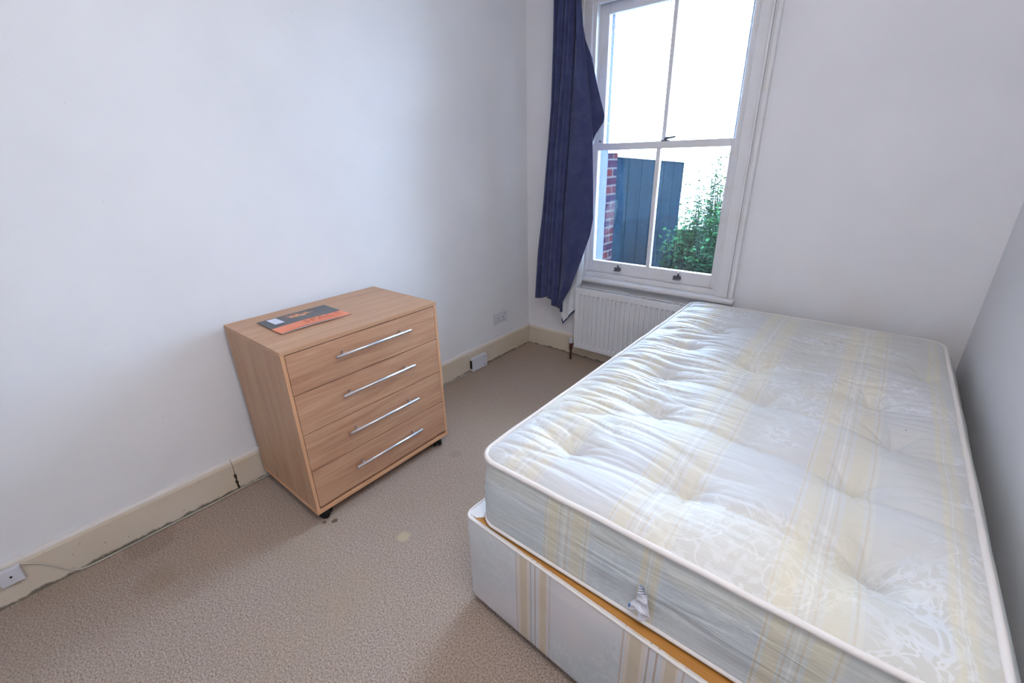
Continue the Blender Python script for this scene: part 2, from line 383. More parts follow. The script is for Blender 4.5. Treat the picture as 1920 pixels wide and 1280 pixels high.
# lower sash
def sash(name, y0, y1, x0, x1, z0, z1, gx0, gx1, gz0, gz1, label):
    e = bpy.data.objects.new(name, None); COL.objects.link(e); e.parent = win; e['label'] = label
    xm = (gx0 + gx1) / 2
    wpart('sash_frame', [(x0, gx0, y0, y1, z0, z1), (gx1, x1, y0, y1, z0, z1), (gx0, gx1, y0, y1, z0, gz0), (gx0, gx1, y0, y1, gz1, z1), (xm - .012, xm + .012, y0 + .002, y1 - .002, gz0, gz1)], parent=e)
    # glazing lips
    g = bmesh.new(); ym = (y0 + y1) / 2
    for (a, b) in ((gx0, xm - .009), (xm + .009, gx1)): box(g, a - .003, b + .003, ym - .0015, ym + .0015, gz0 - .003, gz1 + .003)
    from_bm('glass', g, M_GLASS, e); return e
low = sash('lower_sash', .030, .066, .496, 1.3565, .643, 1.447, .538, 1.320, .719, 1.409, 'lower sliding sash with two panes')
upp = sash('upper_sash', .076, .112, .496, 1.3565, 1.412, 2.182, .548, 1.320, 1.450, 2.128, 'upper sliding sash with two panes')
for (lx) in (.728, 1.126):
    bm = bmesh.new(); box(bm, lx - .024, lx + .024, .024, .0302, .668, .690, .003); box(bm, lx - .020, lx + .020, .006, .026, .668, .674, .002)
    tube(bm, [(lx + .008, .024, .688), (lx + .009, .014, .697), (lx + .010, .012, .712)], .006, 8)
    from_bm('sash_lift', bm, M_IRON, low, True)
bm = bmesh.new(); box(bm, .935, .985, .036, .060, 1.4465, 1.4535, .002); cyl(bm, (.96, .048, 1.452), (.96, .048, 1.464), .010); tube(bm, [(.955, .048, 1.462), (.99, .040, 1.464), (1.02, .034, 1.468)], .006, 8)
from_bm('sash_catch', bm, M_IRON, low, True)
for (a, z) in ((.528, 1.462), (1.338, 1.47), (1.335, 1.60)):
    bm = bmesh.new(); cyl(bm, (a, .066, z), (a, .076, z), .006, 12); from_bm('sash_stop', bm, M_IRON, upp)

# ------------------------------------------------------------------ radiator
rad = thing('radiator', 'white ribbed panel radiator fixed to the wall under the window', 'radiator', (.505, -.13, .119))
RW, RH = .755, .430
vs, fs = [], []
xs = [0]; 
prof = []
x = .022
while x < RW - .03:
    prof += [(x, 0.0), (x + .010, 0.0), (x + .0145, .012), (x + .0245, .012)]; x += .0333
prof = [(0, 0.0)] + prof + [(RW, 0.0)]
zr = [0, .026, .040, .385, .398, RH]
for zi, z in enumerate(zr):
    for (px, d) in prof:
        vs.append((px, d if 1 < zi < 4 else 0.0, z))
n = len(prof)
for j in range(len(zr) - 1):
    for i in range(n - 1): fs.append((j * n + i, j * n + i + 1, (j + 1) * n + i + 1, (j + 1) * n + i))
o = from_py('front_panel', vs, fs, M_RAD, rad); sm = o.modifiers.new('s', 'SOLIDIFY'); sm.thickness = .012; sm.offset = -1
bv = o.modifiers.new('b', 'BEVEL'); bv.width = .0012; bv.segments = 1; bv.limit_method = 'ANGLE'
bm = bmesh.new(); box(bm, .004, RW - .004, .014, .058, .02, RH - .03)
for i in range(22): box(bm, .012 + i * .0333, .030 + i * .0333, .0125, .0135, .02, RH - .02)
from_bm('convector', bm, M_RADGAP, rad)
bm = bmesh.new(); box(bm, .0, .004, .004, .064, .005, RH - .002, .001); from_bm('side_panel', bm, M_RAD, rad)
bm = bmesh.new(); box(bm, RW - .004, RW, .004, .064, .005, RH - .002, .001); from_bm('side_panel', bm, M_RAD, rad)
bm = bmesh.new(); box(bm, 0, RW, 0, .010, RH - .001, RH + .006, .002); box(bm, 0, RW, .056, .066, RH - .001, RH + .004, .002)
for i in range(38): box(bm, .012 + i * .0195, .016 + i * .0195, .009, .057, RH - .002, RH + .002)
from_bm('top_grille', bm, M_RAD, rad)
bm = bmesh.new(); cyl(bm, (.33, .03, RH), (.33, .03, RH + .009), .006); box(bm, .30, .36, .056, .068, RH, RH + .008, .001); from_bm('bracket', bm, M_RAD, rad)
v = bpy.data.objects.new('valve', None); COL.objects.link(v); v.parent = rad; v['label'] = 'tarnished copper valve and pipe'
bm = bmesh.new(); cyl(bm, (-.041, .03, -.119), (-.041, .03, -.02), .0075, 14); cyl(bm, (-.041, .03, -.04), (-.041, .03, .012), .012, 14); cyl(bm, (-.041, .03, .002), (.0, .03, .006), .009, 14)
from_bm('pipe', bm, M_COPPER, v, True)
bm = bmesh.new(); cyl(bm, (-.041, .03, .010), (-.041, .03, .045), .015, 14); from_bm('cap', bm, M_WPLAST, v)

# ------------------------------------------------------------------ sockets and cable on the wall
def screw(bm, x, y, z, r=.004): cyl(bm, (x, y, z), (x + .0015, y, z), r, 10)
sk = thing('wall_socket', 'white double power socket on the wall above the skirting, near the corner', 'power socket', (0, -.345, .258))
bm = bmesh.new(); box(bm, .0002, .009, -.073, .073, 0, .086, .003); from_bm('faceplate', bm, M_WPLAST, sk)
for s in (-1, 1):
    bm = bmesh.new(); box(bm, .0085, .0125, s * .052 - .007, s * .052 + .007, .056, .076, .001); from_bm('switch', bm, M_WPLAST, sk)
    bm = bmesh.new()
    for (a, b, c, d) in ((-.003, .003, .036, .046), (-.014, -.008, .018, .023), (.008, .014, .018, .023)): box(bm, .0086, .0094, s * .026 + a, s * .026 + b, c, d)
    from_bm('pin_hole', bm, M_DARK, sk)
jb = thing('junction_box', 'white blank socket box screwed low on the skirting beyond the chest', 'socket box', (.0202, -.627, .006))
bm = bmesh.new(); box(bm, 0, .022, -.072, .072, 0, .094, .003); from_bm('back_box', bm, M_WPLAST, jb)
bm = bmesh.new(); box(bm, .022, .028, -.0735, .0735, -.001, .0955, .002); from_bm('faceplate', bm, M_WPLAST, jb)
for (a, b) in ((.045, .075), (.045, .02)):
    bm = bmesh.new(); screw(bm, .028, a, b); from_bm('screw', bm, M_IRON, jb)
bm = bmesh.new(); box(bm, .003, .02, -.0745, -.072, .02, .08); from_bm('side_slot', bm, M_DARK, jb)
tb = thing('telephone_box', 'small white square telephone box on the skirting, trailing a thin cable', 'telephone box', (.0202, -2.907, .086))
bm = bmesh.new(); box(bm, 0, .020, -.028, .028, 0, .058, .003); from_bm('cover', bm, M_WPLAST, tb)
bm = bmesh.new(); screw(bm, .020, 0, .030, .0035); from_bm('screw', bm, M_DARK, tb)
pts = [(.026, -2.955, .150), (.024, -2.92, .1495), (.024, -2.885, .142), (.024, -2.855, .122), (.024, -2.835, .100), (.024, -2.815, .072), (.0245, -2.79, .030), (.027, -2.765, .008), (.030, -2.73, .0045), (.031, -2.60, .004), (.029, -2.45, .005), (.032, -2.30, .004), (.027, -2.215, .006), (.028, -2.09, .005), (.027, -1.6, .004), (.027, -.9, .004), (.028, -.71, .005)]
cv = bpy.data.curves.new('telephone_cable', 'CURVE'); cv.dimensions = '3D'; sp = cv.splines.new('NURBS'); sp.points.add(len(pts) - 1)
for p, q in zip(sp.points, pts): p.co = (*q, 1)
sp.use_endpoint_u = True; sp.order_u = 3; cv.bevel_depth = .0026; cv.bevel_resolution = 2; cv.materials.append(M_CABLE)
o = to_mesh_object('telephone_cable', cv); tag(o, 'thin off-white cable running along the foot of the cream skirting', 'cable')

# ------------------------------------------------------------------ chest of drawers
CR = .008; ch = thing('chest_of_drawers', 'light oak-effect chest of four drawers on black castors, against the wall', 'chest of drawers', (.04, -2.0966, 0), CR)
D, L, Z0, Z1 = .4813, .7177, .0511, .7716
def cpart(name, mat, *b, bev=.0008, parent=ch):
    bm = bmesh.new(); box(bm, *b, bev=bev); return from_bm(name, bm, mat, parent)
cpart('top_panel', M_OAKT, 0, D + .001, -.001, L + .001, Z1 - .016, Z1)
cpart('side_panel', M_OAKS, 0, D - .001, 0, .013, Z0 + .016, Z1 - .016)
cpart('side_panel', M_OAKS, 0, D - .001, L - .013, L, Z0 + .016, Z1 - .016)
for (a, b) in ((0, .0128), (L - .0128, L)): 
    e = cpart('edge_strip', M_OAKE, D - .001, D, a, b, Z0 + .016, Z1 - .016, bev=0)
cpart('base_panel', M_OAKE, 0, D + .002, -.002, L + .002, Z0, Z0 + .016)
cpart('back_panel', M_OAKS, .002, .006, .013, L - .013, Z0 + .016, Z1 - .016)
zb = [.7536, .592, .4215, .2555, .078]; hz = [.695, .5265, .3555, .1865]
for i in range(4):
    d = cpart('drawer', M_OAKF, D - .018, D, .0145, L - .0145, zb[i + 1] + .0018, zb[i] - .0018, bev=.0012)
    # the drawer box behind its front
    hb = bmesh.new(); z = hz[i]; hx = D + .030
    cyl(hb, (hx, .186, z), (hx, .541, z), .006, 16)
    for yy in (.226, .501): cyl(hb, (D - .001, yy, z), (hx, yy, z), .0045, 12)
    from_bm('handle', hb, M_STEEL, d, True)
cpart('inner_carcass', M_DARK, .01, D - .022, .0135, L - .0135, Z0 + .0165, Z1 - .0165)
def caster(x, y, a):
    e = bpy.data.objects.new('castor', None); COL.objects.link(e); e.parent = ch; e.location = (x, y, 0); e.rotation_euler = (0, 0, a)
    for s in (-1, 1):
        bm = bmesh.new(); cyl(bm, (0, s * .004, .022), (0, s * .020, .022), .022, 24)
        bmesh.ops.bevel(bm, geom=[q for q in bm.edges if len(q.link_faces) == 2 and abs(q.calc_face_angle(0)) > 1], offset=.005, segments=3, affect='EDGES')
        from_bm('wheel', bm, M_BLACKP, e, True)
    bm = bmesh.new(); box(bm, -.014, .014, -.0035, .0035, .018, .044, .002); cyl(bm, (.0, 0, .038), (0, 0, Z0), .014, 16); box(bm, -.022, .022, -.018, .018, Z0 - .005, Z0 - .0001, .001)
    from_bm('housing', bm, M_BLACKP, e)
for (x, y, a) in ((D - .030, .045, .7), (D - .030, L - .050, -.5), (.045, .05, 1.9), (.045, L - .05, .3)): caster(x, y, a)

# ------------------------------------------------------------------ brochure on the chest
br = thing('brochure', 'black and orange landscape brochure lying on top of the chest of drawers', 'brochure', (.136, -2.007, Z1 + .0004))
def sheet(name, x0, x1, y0, y1, z, mat, t=.0008, lift=None, par=br):
    NX, NY = 10, 12; vs = []; fs = []
    for k in (0, 1):
        for j in range(NY + 1):
            for i in range(NX + 1):
                u, v = i / NX, j / NY; x = x0 + (x1 - x0) * u; y = y0 + (y1 - y0) * v
                vs.append((x, y, z + k * t + (lift(x, y) if lift else 0)))
    n = NX + 1; o = n * (NY + 1)
    for j in range(NY):
        for i in range(NX):
            a = j * n + i; fs.append((a, a + n, a + n + 1, a + 1)); fs.append((o + a, o + a + 1, o + a + n + 1, o + a + n))
    bd = [(i) for i in range(n)] + [j * n + NX for j in range(1, NY + 1)] + [NY * n + i for i in range(NX - 1, -1, -1)] + [j * n for j in range(NY - 1, 0, -1)]
    for a, b in zip(bd, bd[1:] + bd[:1]): fs.append((a, b, o + b, o + a))
    return from_py(name, vs, fs, mat, par)
lf = lambda x, y: .010 * max(0, (x / .222)) ** 1.5 * math.exp(-((y - .12) / .13) ** 2) * .9
mb = NT('brochure_cover', .28, (48, 52, 60), .5); vv = mb.coord(); X, Y, Z = mb.sep(vv)
cc = mb.mix(mb.band(X, .139, 1, .0006), (46, 50, 58), (238, 128, 78))
dx = mb.math('DIVIDE', mb.math('SUBTRACT', X, .045), .026); dy = mb.math('DIVIDE', mb.math('SUBTRACT', Y, .155), .062)
rr = mb.math('SQRT', mb.math('ADD', mb.math('MULTIPLY', dx, dx), mb.math('MULTIPLY', dy, dy)))
rr = mb.math('ADD', rr, mb.math('MULTIPLY', mb.math('SUBTRACT', mb.noise(vv, 70, 4), .5), 1.6))
fl = mb.ramp(mb.noise(vv, 45, 3), [(.3, (60, 40, 30)), (.42, (206, 90, 70)), (.55, (216, 150, 60)), (.68, (226, 196, 170))])
cc = mb.mix(mb.band(rr, -3, .8, .2), cc, fl); mb.col(cc)
sheet('cover', 0, .2215, 0, .297, .0022, mb.m, .0008, lf)
sheet('pages', .003, .219, .003, .299, .0, plain('brochure_paper', (226, 222, 224), .6), .0021, lambda x, y: lf(x, y) * .6)
sheet('address_label', .010, .095, .035, .073, .0032, plain('label_paper', (224, 228, 242), .5), .0004, lf)
fc = bpy.data.curves.new('lettering', 'FONT'); fc.body = 'SPACE'; fc.size = .050; fc.extrude = .0002; fc.align_x = 'CENTER'; fc.space_character = 1.15
fc.materials.append(plain('brochure_ink', (206, 104, 64), .4)); fo = to_mesh_object('lettering', fc); fo.parent = br
fo.location = (.197, .190, .0125); fo.rotation_euler = (0, 0, PI / 2)

# ------------------------------------------------------------------ divan base
bs = thing('divan_base', 'divan bed base in pale striped damask fabric, under the mattress', 'bed base', (1.2343, -1.9453, 0), -.0443)
BW, BL, BZ0, BZ1 = 1.118, 1.775, .030, .3643
def rrect(x0, x1, y0, y1, r, n=8):
    P = []
    for (cx, cy, a0) in ((x1 - r, y0 + r, -PI / 2), (x1 - r, y1 - r, 0), (x0 + r, y1 - r, PI / 2), (x0 + r, y0 + r, PI)):
        for k in range(n + 1): a = a0 + PI / 2 * k / n; P.append((cx + r * math.cos(a), cy + r * math.sin(a)))
    return P
def lofted(name, loops, mat, parent, smooth=True, cap0=False, cap1=False):
    n = len(loops[0]); vs = [p for l in loops for p in l]; fs = []
    for j in range(len(loops) - 1):
        for i in range(n): fs.append((j * n + i, j * n + (i + 1) % n, (j + 1) * n + (i + 1) % n, (j + 1) * n + i))
    if cap0: fs.append(tuple(range(n))[::-1])
    if cap1: fs.append(tuple(range((len(loops) - 1) * n, len(loops) * n)))
    return from_py(name, vs, fs, mat, parent, smooth)
lp = []
for (ins, z) in ((.012, BZ0 + .001), (.002, BZ0), (0, BZ0 + .012), (0, .12), (0, .24), (0, BZ1 - .008), (.002, BZ1 - .002), (.006, BZ1), (.012, BZ1 - .0008)):
    lp.append([(x, y, z) for x, y in rrect(ins, BW - ins, ins, BL - ins, .028)])
# denser verts along the sides so the cloth can undulate a little
fb = lofted('fabric_cover', lp, M_BASE, bs)
sbm = bmesh.new(); box(sbm, .010, BW - .010, .010, BL - .010, BZ1 - .020, BZ1 - .0015); from_bm('top_board', sbm, M_BOARD, bs)
# fabric turned over the two near corners of the board
def turnover(pts):
    bmx = bmesh.new(); vs = [bmx.verts.new((x, y, BZ1 + .0006)) for x, y in pts]; f = bmx.faces.new(vs)
    r = bmesh.ops.extrude_face_region(bmx, geom=[f]); bmesh.ops.translate(bmx, verts=[q for q in r['geom'] if isinstance(q, bmesh.types.BMVert)], vec=(0, 0, -.002))
    from_bm('fabric_turnover', bmx, M_BASE, bs)
turnover([(.012, .014), (.040, .016), (.055, .03), (.060, .060), (.052, .10), (.042, BL - .02), (.010, BL - .02)])
bm = bmesh.new(); tube(bm, [(x, y, BZ1 - .001) for x, y in rrect(.003, BW - .003, .003, BL - .003, .028)], .0042, 8, closed=True); from_bm('piping', bm, M_PIPING, bs, True)
for (x, y) in ((.06, .06), (BW - .06, .06), (.06, BL - .06), (BW - .06, BL - .06), (.06, BL / 2), (BW - .06, BL / 2)):
    bm = bmesh.new(); cyl(bm, (x, y, 0), (x, y, BZ0 + .002), .024, 20); from_bm('glide', bm, M_BLACKP, bs)

# ------------------------------------------------------------------ mattress
MX0, MX1, MY0, MY1, MZ0, MZE = 1.285, 2.352, -1.918, -.108, .368, .588
mt = thing('mattress', 'white tufted mattress with cream woven stripes lying on the divan base', 'mattress', (MX0, MY0, MZ0))
TUFT = [(1.482, -1.722), (1.802, -1.702), (2.178, -1.700), (1.600, -1.385), (1.87, -1.395), (2.122, -1.415), (1.524, -1.105), (1.862, -1.120), (2.203, -1.132),
        (1.500, -.80), (1.764, -.853), (2.142, -.885), (1.540, -.510), (1.90, -.560), (2.284, -.555), (1.62, -.27)]
TD = [1, 1, 1.05, 1, .45, 1, 1, .7, .85, .55, 1, 1, 1, .4, .7, .25]
ROWS = [[(1.285, -1.66), (1.482, -1.722), (1.802, -1.702), (2.178, -1.700), (2.35, -1.76)], [(1.285, -1.40), (1.600, -1.385), (2.122, -1.415), (2.35, -1.47)],
        [(1.285, -1.05), (1.524, -1.105), (1.862, -1.120), (2.203, -1.132), (2.35, -1.16)], [(1.285, -.82), (1.500, -.80), (1.764, -.853), (2.142, -.885), (2.35, -.90)],
        [(1.30, -.44), (1.540, -.510), (1.90, -.560), (2.284, -.555)]]
def seg_d(px, py, a, b):
    ax, ay = a; bx, by = b; dx, dy = bx - ax, by - ay; t = max(0, min(1, ((px - ax) * dx + (py - ay) * dy) / (dx * dx + dy * dy)))
    # the crease sags between tufts
    sag = .022 * math.sin(PI * t)
    qx, qy = ax + t * dx, ay + t * dy - sag
    return (py - qy), math.hypot(px - qx, py - qy), t
def top_z(x, y):
    e = min(x - MX0, MX1 - x, y - MY0, MY1 - y); e = max(e, 0)
    z = MZE + .030 * (1 - math.exp(-e / .045))
    g = 1 - math.exp(-e / .03)
    for (tx, ty), k in zip(TUFT, TD):
        dx, dy = x - tx, y - ty; r = math.hypot(dx, dy)
        if tx > 1.9: k *= 1.45
        if r < .35:
            z -= g * k * (.024 * math.exp(-(r / .030) ** 1.2) + .022 * math.exp(-(r / .11) ** 2))
            # puckers radiating from each tuft
            if r > .006:
                a = math.atan2(dy, dx); z -= g * k * .0035 * math.exp(-((r - .05) / .05) ** 2) * max(0, math.cos(a * 7 + tx * 40)) ** 2
    fade = .8 if x < 1.9 else 1.15
    for row in ROWS:
        for a, b in zip(row, row[1:]):
            if abs(y - a[1]) < .16 and min(a[0], b[0]) - .05 < x < max(a[0], b[0]) + .05:
                s, d, t = seg_d(x, y, a, b)
                z -= g * fade * (.0075 * math.exp(-(d / .010) ** 1.3) + .004 * math.exp(-(d / .04) ** 2))
    # cross wrinkles, strongest near the long edge facing the room
    wm = .5 + .8 * math.exp(-((x - 1.42) / .22) ** 2); wm *= .5 + .5 * min(1, max(0, (y + 1.9) / .9))
    q = noise.noise(Vector((x * 2.6, y * 15 + .35 * math.sin(x * 7), 3.1)))
    z -= g * wm * .0085 * max(0, 1 - abs(q) * 5.0)
    q2 = noise.noise(Vector((x * 3.5 + 9, y * 28 + .5 * x, 7.7)))
    z -= g * wm * .0045 * max(0, 1 - abs(q2) * 4.5)
    z += g * .006 * noise.noise(Vector((x * 4, y * 4, 1.2)))
    return z
NU, NV = 250, 400; RC = .062
def squash(x, y):
    # map a square-cornered point to the rounded outline
    for sx, x_c in ((-1, MX0 + RC), (1, MX1 - RC)):
        for sy, y_c in ((-1, MY0 + RC), (1, MY1 - RC)):
            p = (x - x_c) * sx / RC; q = (y - y_c) * sy / RC
            if p > 0 and q > 0:
                return x_c + sx * RC * p * math.sqrt(1 - q * q / 2), y_c + sy * RC * q * math.sqrt(1 - p * p / 2)
    return x, y
def edge_wob(x, y):
    # the piped edge wanders a little
    k = .006 * noise.noise(Vector((x * 5, y * 5, 9))) 
    return k
vs = []; fs = []
for j in range(NV + 1):
    for i in range(NU + 1):
        x = MX0 + (MX1 - MX0) * i / NU; y = MY0 + (MY1 - MY0) * j / NV; x2, y2 = squash(x, y)
        vs.append((x2 - MX0, y2 - MY0, top_z(x, y) - MZ0))
n = NU + 1
for j in range(NV):
    for i in range(NU): a = j * n + i; fs.append((a, a + 1, a + n + 1, a + n))
from_py('quilted_top', vs, fs, M_MTOP, mt, True)
# boundary loop, counter-clockwise
bd = [i for i in range(NU)] + [j * n + NU for j in range(NV)] + [NV * n + i for i in range(NU, 0, -1)] + [j * n for j in range(NV, 0, -1)]
loop = [Vector(vs[i]) for i in bd][::2]
def outward(i):
    a, b = loop[i - 1], loop[(i + 1) % len(loop)]; t = (b - a); t.z = 0; t.normalize(); return Vector((t.y, -t.x, 0))
OUT = [outward(i) for i in range(len(loop))]
SIDE = []; HS = MZE - MZ0
for k in range(13):
    u = k / 12; z = HS * (1 - u); ring = []
    for i, p in enumerate(loop):
        o = OUT[i]; right = max(0, o.x); bul = (.006 + .044 * right) * math.sin(PI * min(1, u * 1.05)) ** .8
        front = max(0, -o.y); shift = front * .016 * u
        wv = .004 * noise.noise(Vector((p.x * 5, p.y * 5, u * 5))) * math.sin(PI * u)
        in_ = -.006 * (1 - math.cos(PI * u)) / 2 * (1 - front) 
        # shallow horizontal folds in the border
        q = noise.noise(Vector((p.x * 1.7, p.y * 1.7, u * 7 + 2))); wv -= .005 * max(0, 1 - abs(q) * 5) * math.sin(PI * u)
        pp = p + o * (bul + wv + shift + in_); ring.append((pp.x, pp.y, z + (edge_wob(p.x, p.y) if k == 0 else 0) * 0))
    SIDE.append(ring)
lofted('border', SIDE, M_MSIDE, mt, True, cap1=True)
def piping(z, r, ofs):
    bm = bmesh.new(); P = []
    for i, p in enumerate(loop):
        if i % 2: continue
        o = OUT[i]; 
        P.append((p.x + o.x * ofs, p.y + o.y * ofs, z + .003 * noise.noise(Vector((p.x * 9, p.y * 9, z * 9)))))
    tube(bm, P, r, 10, closed=True); return from_bm('piping', bm, M_PIPING, mt, True)
piping(HS + .001, .0075, .001)
bm = bmesh.new(); P = [SIDE[-1][i] for i in range(0, len(loop), 2)]; tube(bm, [(a, b, .006) for a, b, c in P], .0055, 8, closed=True); from_bm('piping', bm, M_PIPING, mt, True)
for (tx, ty), k in zip(TUFT, TD):
    if k < .5: continue
    bm = bmesh.new(); zt = top_z(tx, ty) - MZ0 + .002
    tube(bm, [(tx - MX0 - .006, ty - MY0, zt - .001), (tx - MX0, ty - MY0, zt + .001), (tx - MX0 + .007, ty - MY0 - .002, zt)], .0026, 8)
    from_bm('tuft', bm, plain('tuft_thread', (150, 160, 158), .8), mt, True)
# torn paper care label on the front border
OUTL = [(1.7968, .4959), (1.8021, .5018), (1.8093, .4976), (1.8133, .4865), (1.8206, .461), (1.8298, .4192), (1.8232, .4067), (1.8159, .4004), (1.8099, .3897), (1.8026, .3918), (1.7995, .4086), (1.7936, .412), (1.7788, .4108), (1.778, .4254), (1.7861, .4386), (1.7953, .454), (1.7955, .4675)]
from mathutils.geometry import delaunay_2d_cdt
inner = [Vector((a, b)) for a, b in OUTL]
def inside(px, pz):
    c = False; j = len(OUTL) - 1
    for i in range(len(OUTL)):
        (xi, zi), (xj, zj) = OUTL[i], OUTL[j]
        if (zi > pz) != (zj > pz) and px < (xj - xi) * (pz - zi) / (zj - zi) + xi: c = not c
        j = i
    return c
gx = [Vector((1.778 + a * .006, .39 + b * .006)) for a in range(10) for b in range(20) if inside(1.778 + a * .006, .39 + b * .006)]
r = delaunay_2d_cdt(inner + gx, [], [list(range(len(OUTL)))], 1, 1e-5)
lv = [(p.x - MX0, -.030 - .010 * noise.noise(Vector((p.x * 60, p.y * 60, 0))) - .002, p.y - MZ0) for p in r[0]]
ml = NT('label_tag', .5, (226, 228, 238), .3); vv = ml.coord(); X, Y, Z = ml.sep(vv)
cc = ml.mix(ml.band(Z, .124, 1, .002), (228, 229, 238), (150, 196, 232)); cc = ml.mix(ml.math('MULTIPLY', ml.band(Z, .126, .135, .001), ml.band(X, .520, .56, .001)), cc, (60, 96, 140))
cc = ml.mix(ml.math('MULTIPLY', ml.band(X, .48, .4975, .001), ml.band(Z, .050, .062, .001)), cc, (80, 120, 190))
for zz in (.1065, .112, .1175): cc = ml.mix(ml.band(Z, zz, zz + .0018, .0004), cc, (110, 118, 128))
ml.col(cc)
o = from_py('care_label', lv, [tuple(f) for f in r[2]], ml.m, mt); sd = o.modifiers.new('s', 'SOLIDIFY'); sd.thickness = .0006

# ------------------------------------------------------------------ curtain
ct = thing('curtain', 'navy blue curtain bunched beside the window, its lower corner turned to show white lining', 'curtain', (.40, -.15, .27))
def lerp_tab(tab, z):
    tab = sorted(tab, key=lambda t: -t[1])
    if z >= tab[0][1]: return tab[0][0]
    for (a, za), (b, zb_) in zip(tab, tab[1:]):
        if za >= z >= zb_: return a + (b - a) * (za - z) / (za - zb_ + 1e-9)
    return tab[-1][0]
LE = [(.335, 2.42), (.327, 2.19), (.323, 1.988), (.313, 1.661), (.285, 1.361), (.253, 1.031), (.219, .778), (.19, .445)]
C1 = [(.405, 2.42), (.401, 2.176), (.39, 1.927), (.371, 1.656), (.346, 1.36), (.331, 1.035), (.313, .751), (.294, .443)]
C2 = [(.472, 2.42), (.47, 2.163), (.467, 1.967), (.456, 1.705), (.439, 1.419), (.42, 1.106), (.405, .762), (.385, .461)]
RE = [(.49, 2.42), (.5, 2.157), (.515, 2.059), (.526, 1.971), (.554, 1.802), (.586, 1.639), (.605, 1.494), (.621, 1.267), (.632, 1.05), (.615, .952), (.553, .778), (.478, .588), (.412, .472), (.400, .40)]
NC, NR = 72, 120; vs = []; fs = []
for j in range(NR + 1):
    z0 = 2.42 - (2.42 - .44) * j / NR
    le, c1, c2, re = (lerp_tab(t, z0) for t in (LE, C1, C2, RE))
    keys = [(0, le, 0.0), (.07, le + .012, -.022), (.14, le + (c1 - le) * .45, -.006), (.22, le + (c1 - le) * .62, -.026), (.30, c1 - .006, -.012), (.335, c1, .028), (.38, c1 + .010, -.020), (.46, (c1 + c2) / 2, -.012),
            (.53, (c1 + c2) / 2 + .012, -.030), (.60, c2 - .005, -.014), (.64, c2, .030), (.69, c2 + .012 * min(1, (re - c2) / .05), -.016), (.85, (c2 + re) / 2, -.024), (1.0, re, -.006)]
    for i in range(NC + 1):
        u = i / NC
        for (a, xa, da), (b, xb, db) in zip(keys, keys[1:]):
            if a <= u <= b:
                t = (u - a) / (b - a); s = t * t * (3 - 2 * t); x = xa + (xb - xa) * t; d = da + (db - da) * s; break
        d = d * 1.5 + .004 * noise.noise(Vector((u * 9, z0 * 2.5, 4)))
        # hem height varies over the width
        zb_ = .452 - .010 * math.sin(u * 14) - .055 * max(0, (u - .42) / .25) * (u < .72) - .05 * (u >= .72)
        z = 2.42 - (2.42 - zb_) * j / NR
        vs.append((x - .40, d, z - .27))
n = NC + 1
for j in range(NR):
    for i in range(NC): a = j * n + i; fs.append((a, a + 1, a + n + 1, a + n))
off = len(vs)
# flap: the leading edge turned back behind the front layer
FL = [(.500, 2.05), (.518, 1.977), (.567, 1.881), (.596, 1.774), (.658, 1.594), (.657, 1.560), (.602, 1.490), (.585, 1.45)]
m_ = 14
for j in range(41):
    z = 2.05 - .60 * j / 40; xr = lerp_tab(FL, z); xl = lerp_tab(RE, z) - .05
    for i in range(m_ + 1):
        t = i / m_; vs.append((xl + (xr - xl) * t - .40, .004 + .018 * t + .006 * math.sin(t * 5 + z * 3), z - .27))
for j in range(40):
    for i in range(m_): a = off + j * (m_ + 1) + i; fs.append((a, a + 1, a + m_ + 2, a + m_ + 1))
o = from_py('curtain_cloth', vs, fs, M_NAVY, ct, True); sd = o.modifiers.new('s', 'SOLIDIFY'); sd.thickness = .0035; sd.offset = 0
# lining seen behind the leading edge
LR = [(.56, 1.10), (.531, 1.042), (.540, .80), (.534, .603), (.520, .568), (.492, .535), (.490, .42), (.489, .385)]
vs, fs = [], []; NL = 44
for j in range(NL + 1):
    t = j / NL
    for i in range(15):
        u = i / 14
        zb_ = .262 + (.375 - .262) * max(0, (u - .12) / .88) ** .9 if u > .12 else .262 + (.12 - u) * .8
        z = 1.10 - (1.10 - zb_) * t
        xr = lerp_tab(LR, z); xl = min(lerp_tab(RE, max(z, .47)) - .03, .405 if z < .5 else 9); x = xl + (xr - xl) * u
        vs.append((x - .40, .022 + .026 * u + .010 * math.sin(u * 6.5) + (.006 if z < .62 else 0), z - .27))
for j in range(NL):
    for i in range(14): a = j * 15 + i; fs.append((a, a + 1, a + 16, a + 15))
o = from_py('lining', vs, fs, M_LINING, ct, True); o['label'] = 'white lining'; sd = o.modifiers.new('s', 'SOLIDIFY'); sd.thickness = .002
# navy hem edging the lining
rowb = vs[NL * 15:]
bm = bmesh.new()
def strip(P, wdt):
    vv_ = [(bm.verts.new((p[0], p[1] - .003, p[2] - .004)), bm.verts.new((p[0] + .004, p[1] - .003, p[2] + wdt))) for p in P]
    for (a, b), (c, d) in zip(vv_, vv_[1:]): bm.faces.new((a, c, d, b))
strip(rowb[1:], .016)
vv_ = []
for j in range(26, NL + 1):
    p = vs[j * 15]; q = rowb[1]; z = p[2]
    vv_.append((bm.verts.new((p[0] - .002, p[1] - .004, z)), bm.verts.new((p[0] + .020, p[1] - .004, z))))
for (a, b), (c, d) in zip(vv_, vv_[1:]): bm.faces.new((a, c, d, b))
o = from_bm('hem', bm, M_NAVY, ct); sd = o.modifiers.new('s', 'SOLIDIFY'); sd.thickness = .003
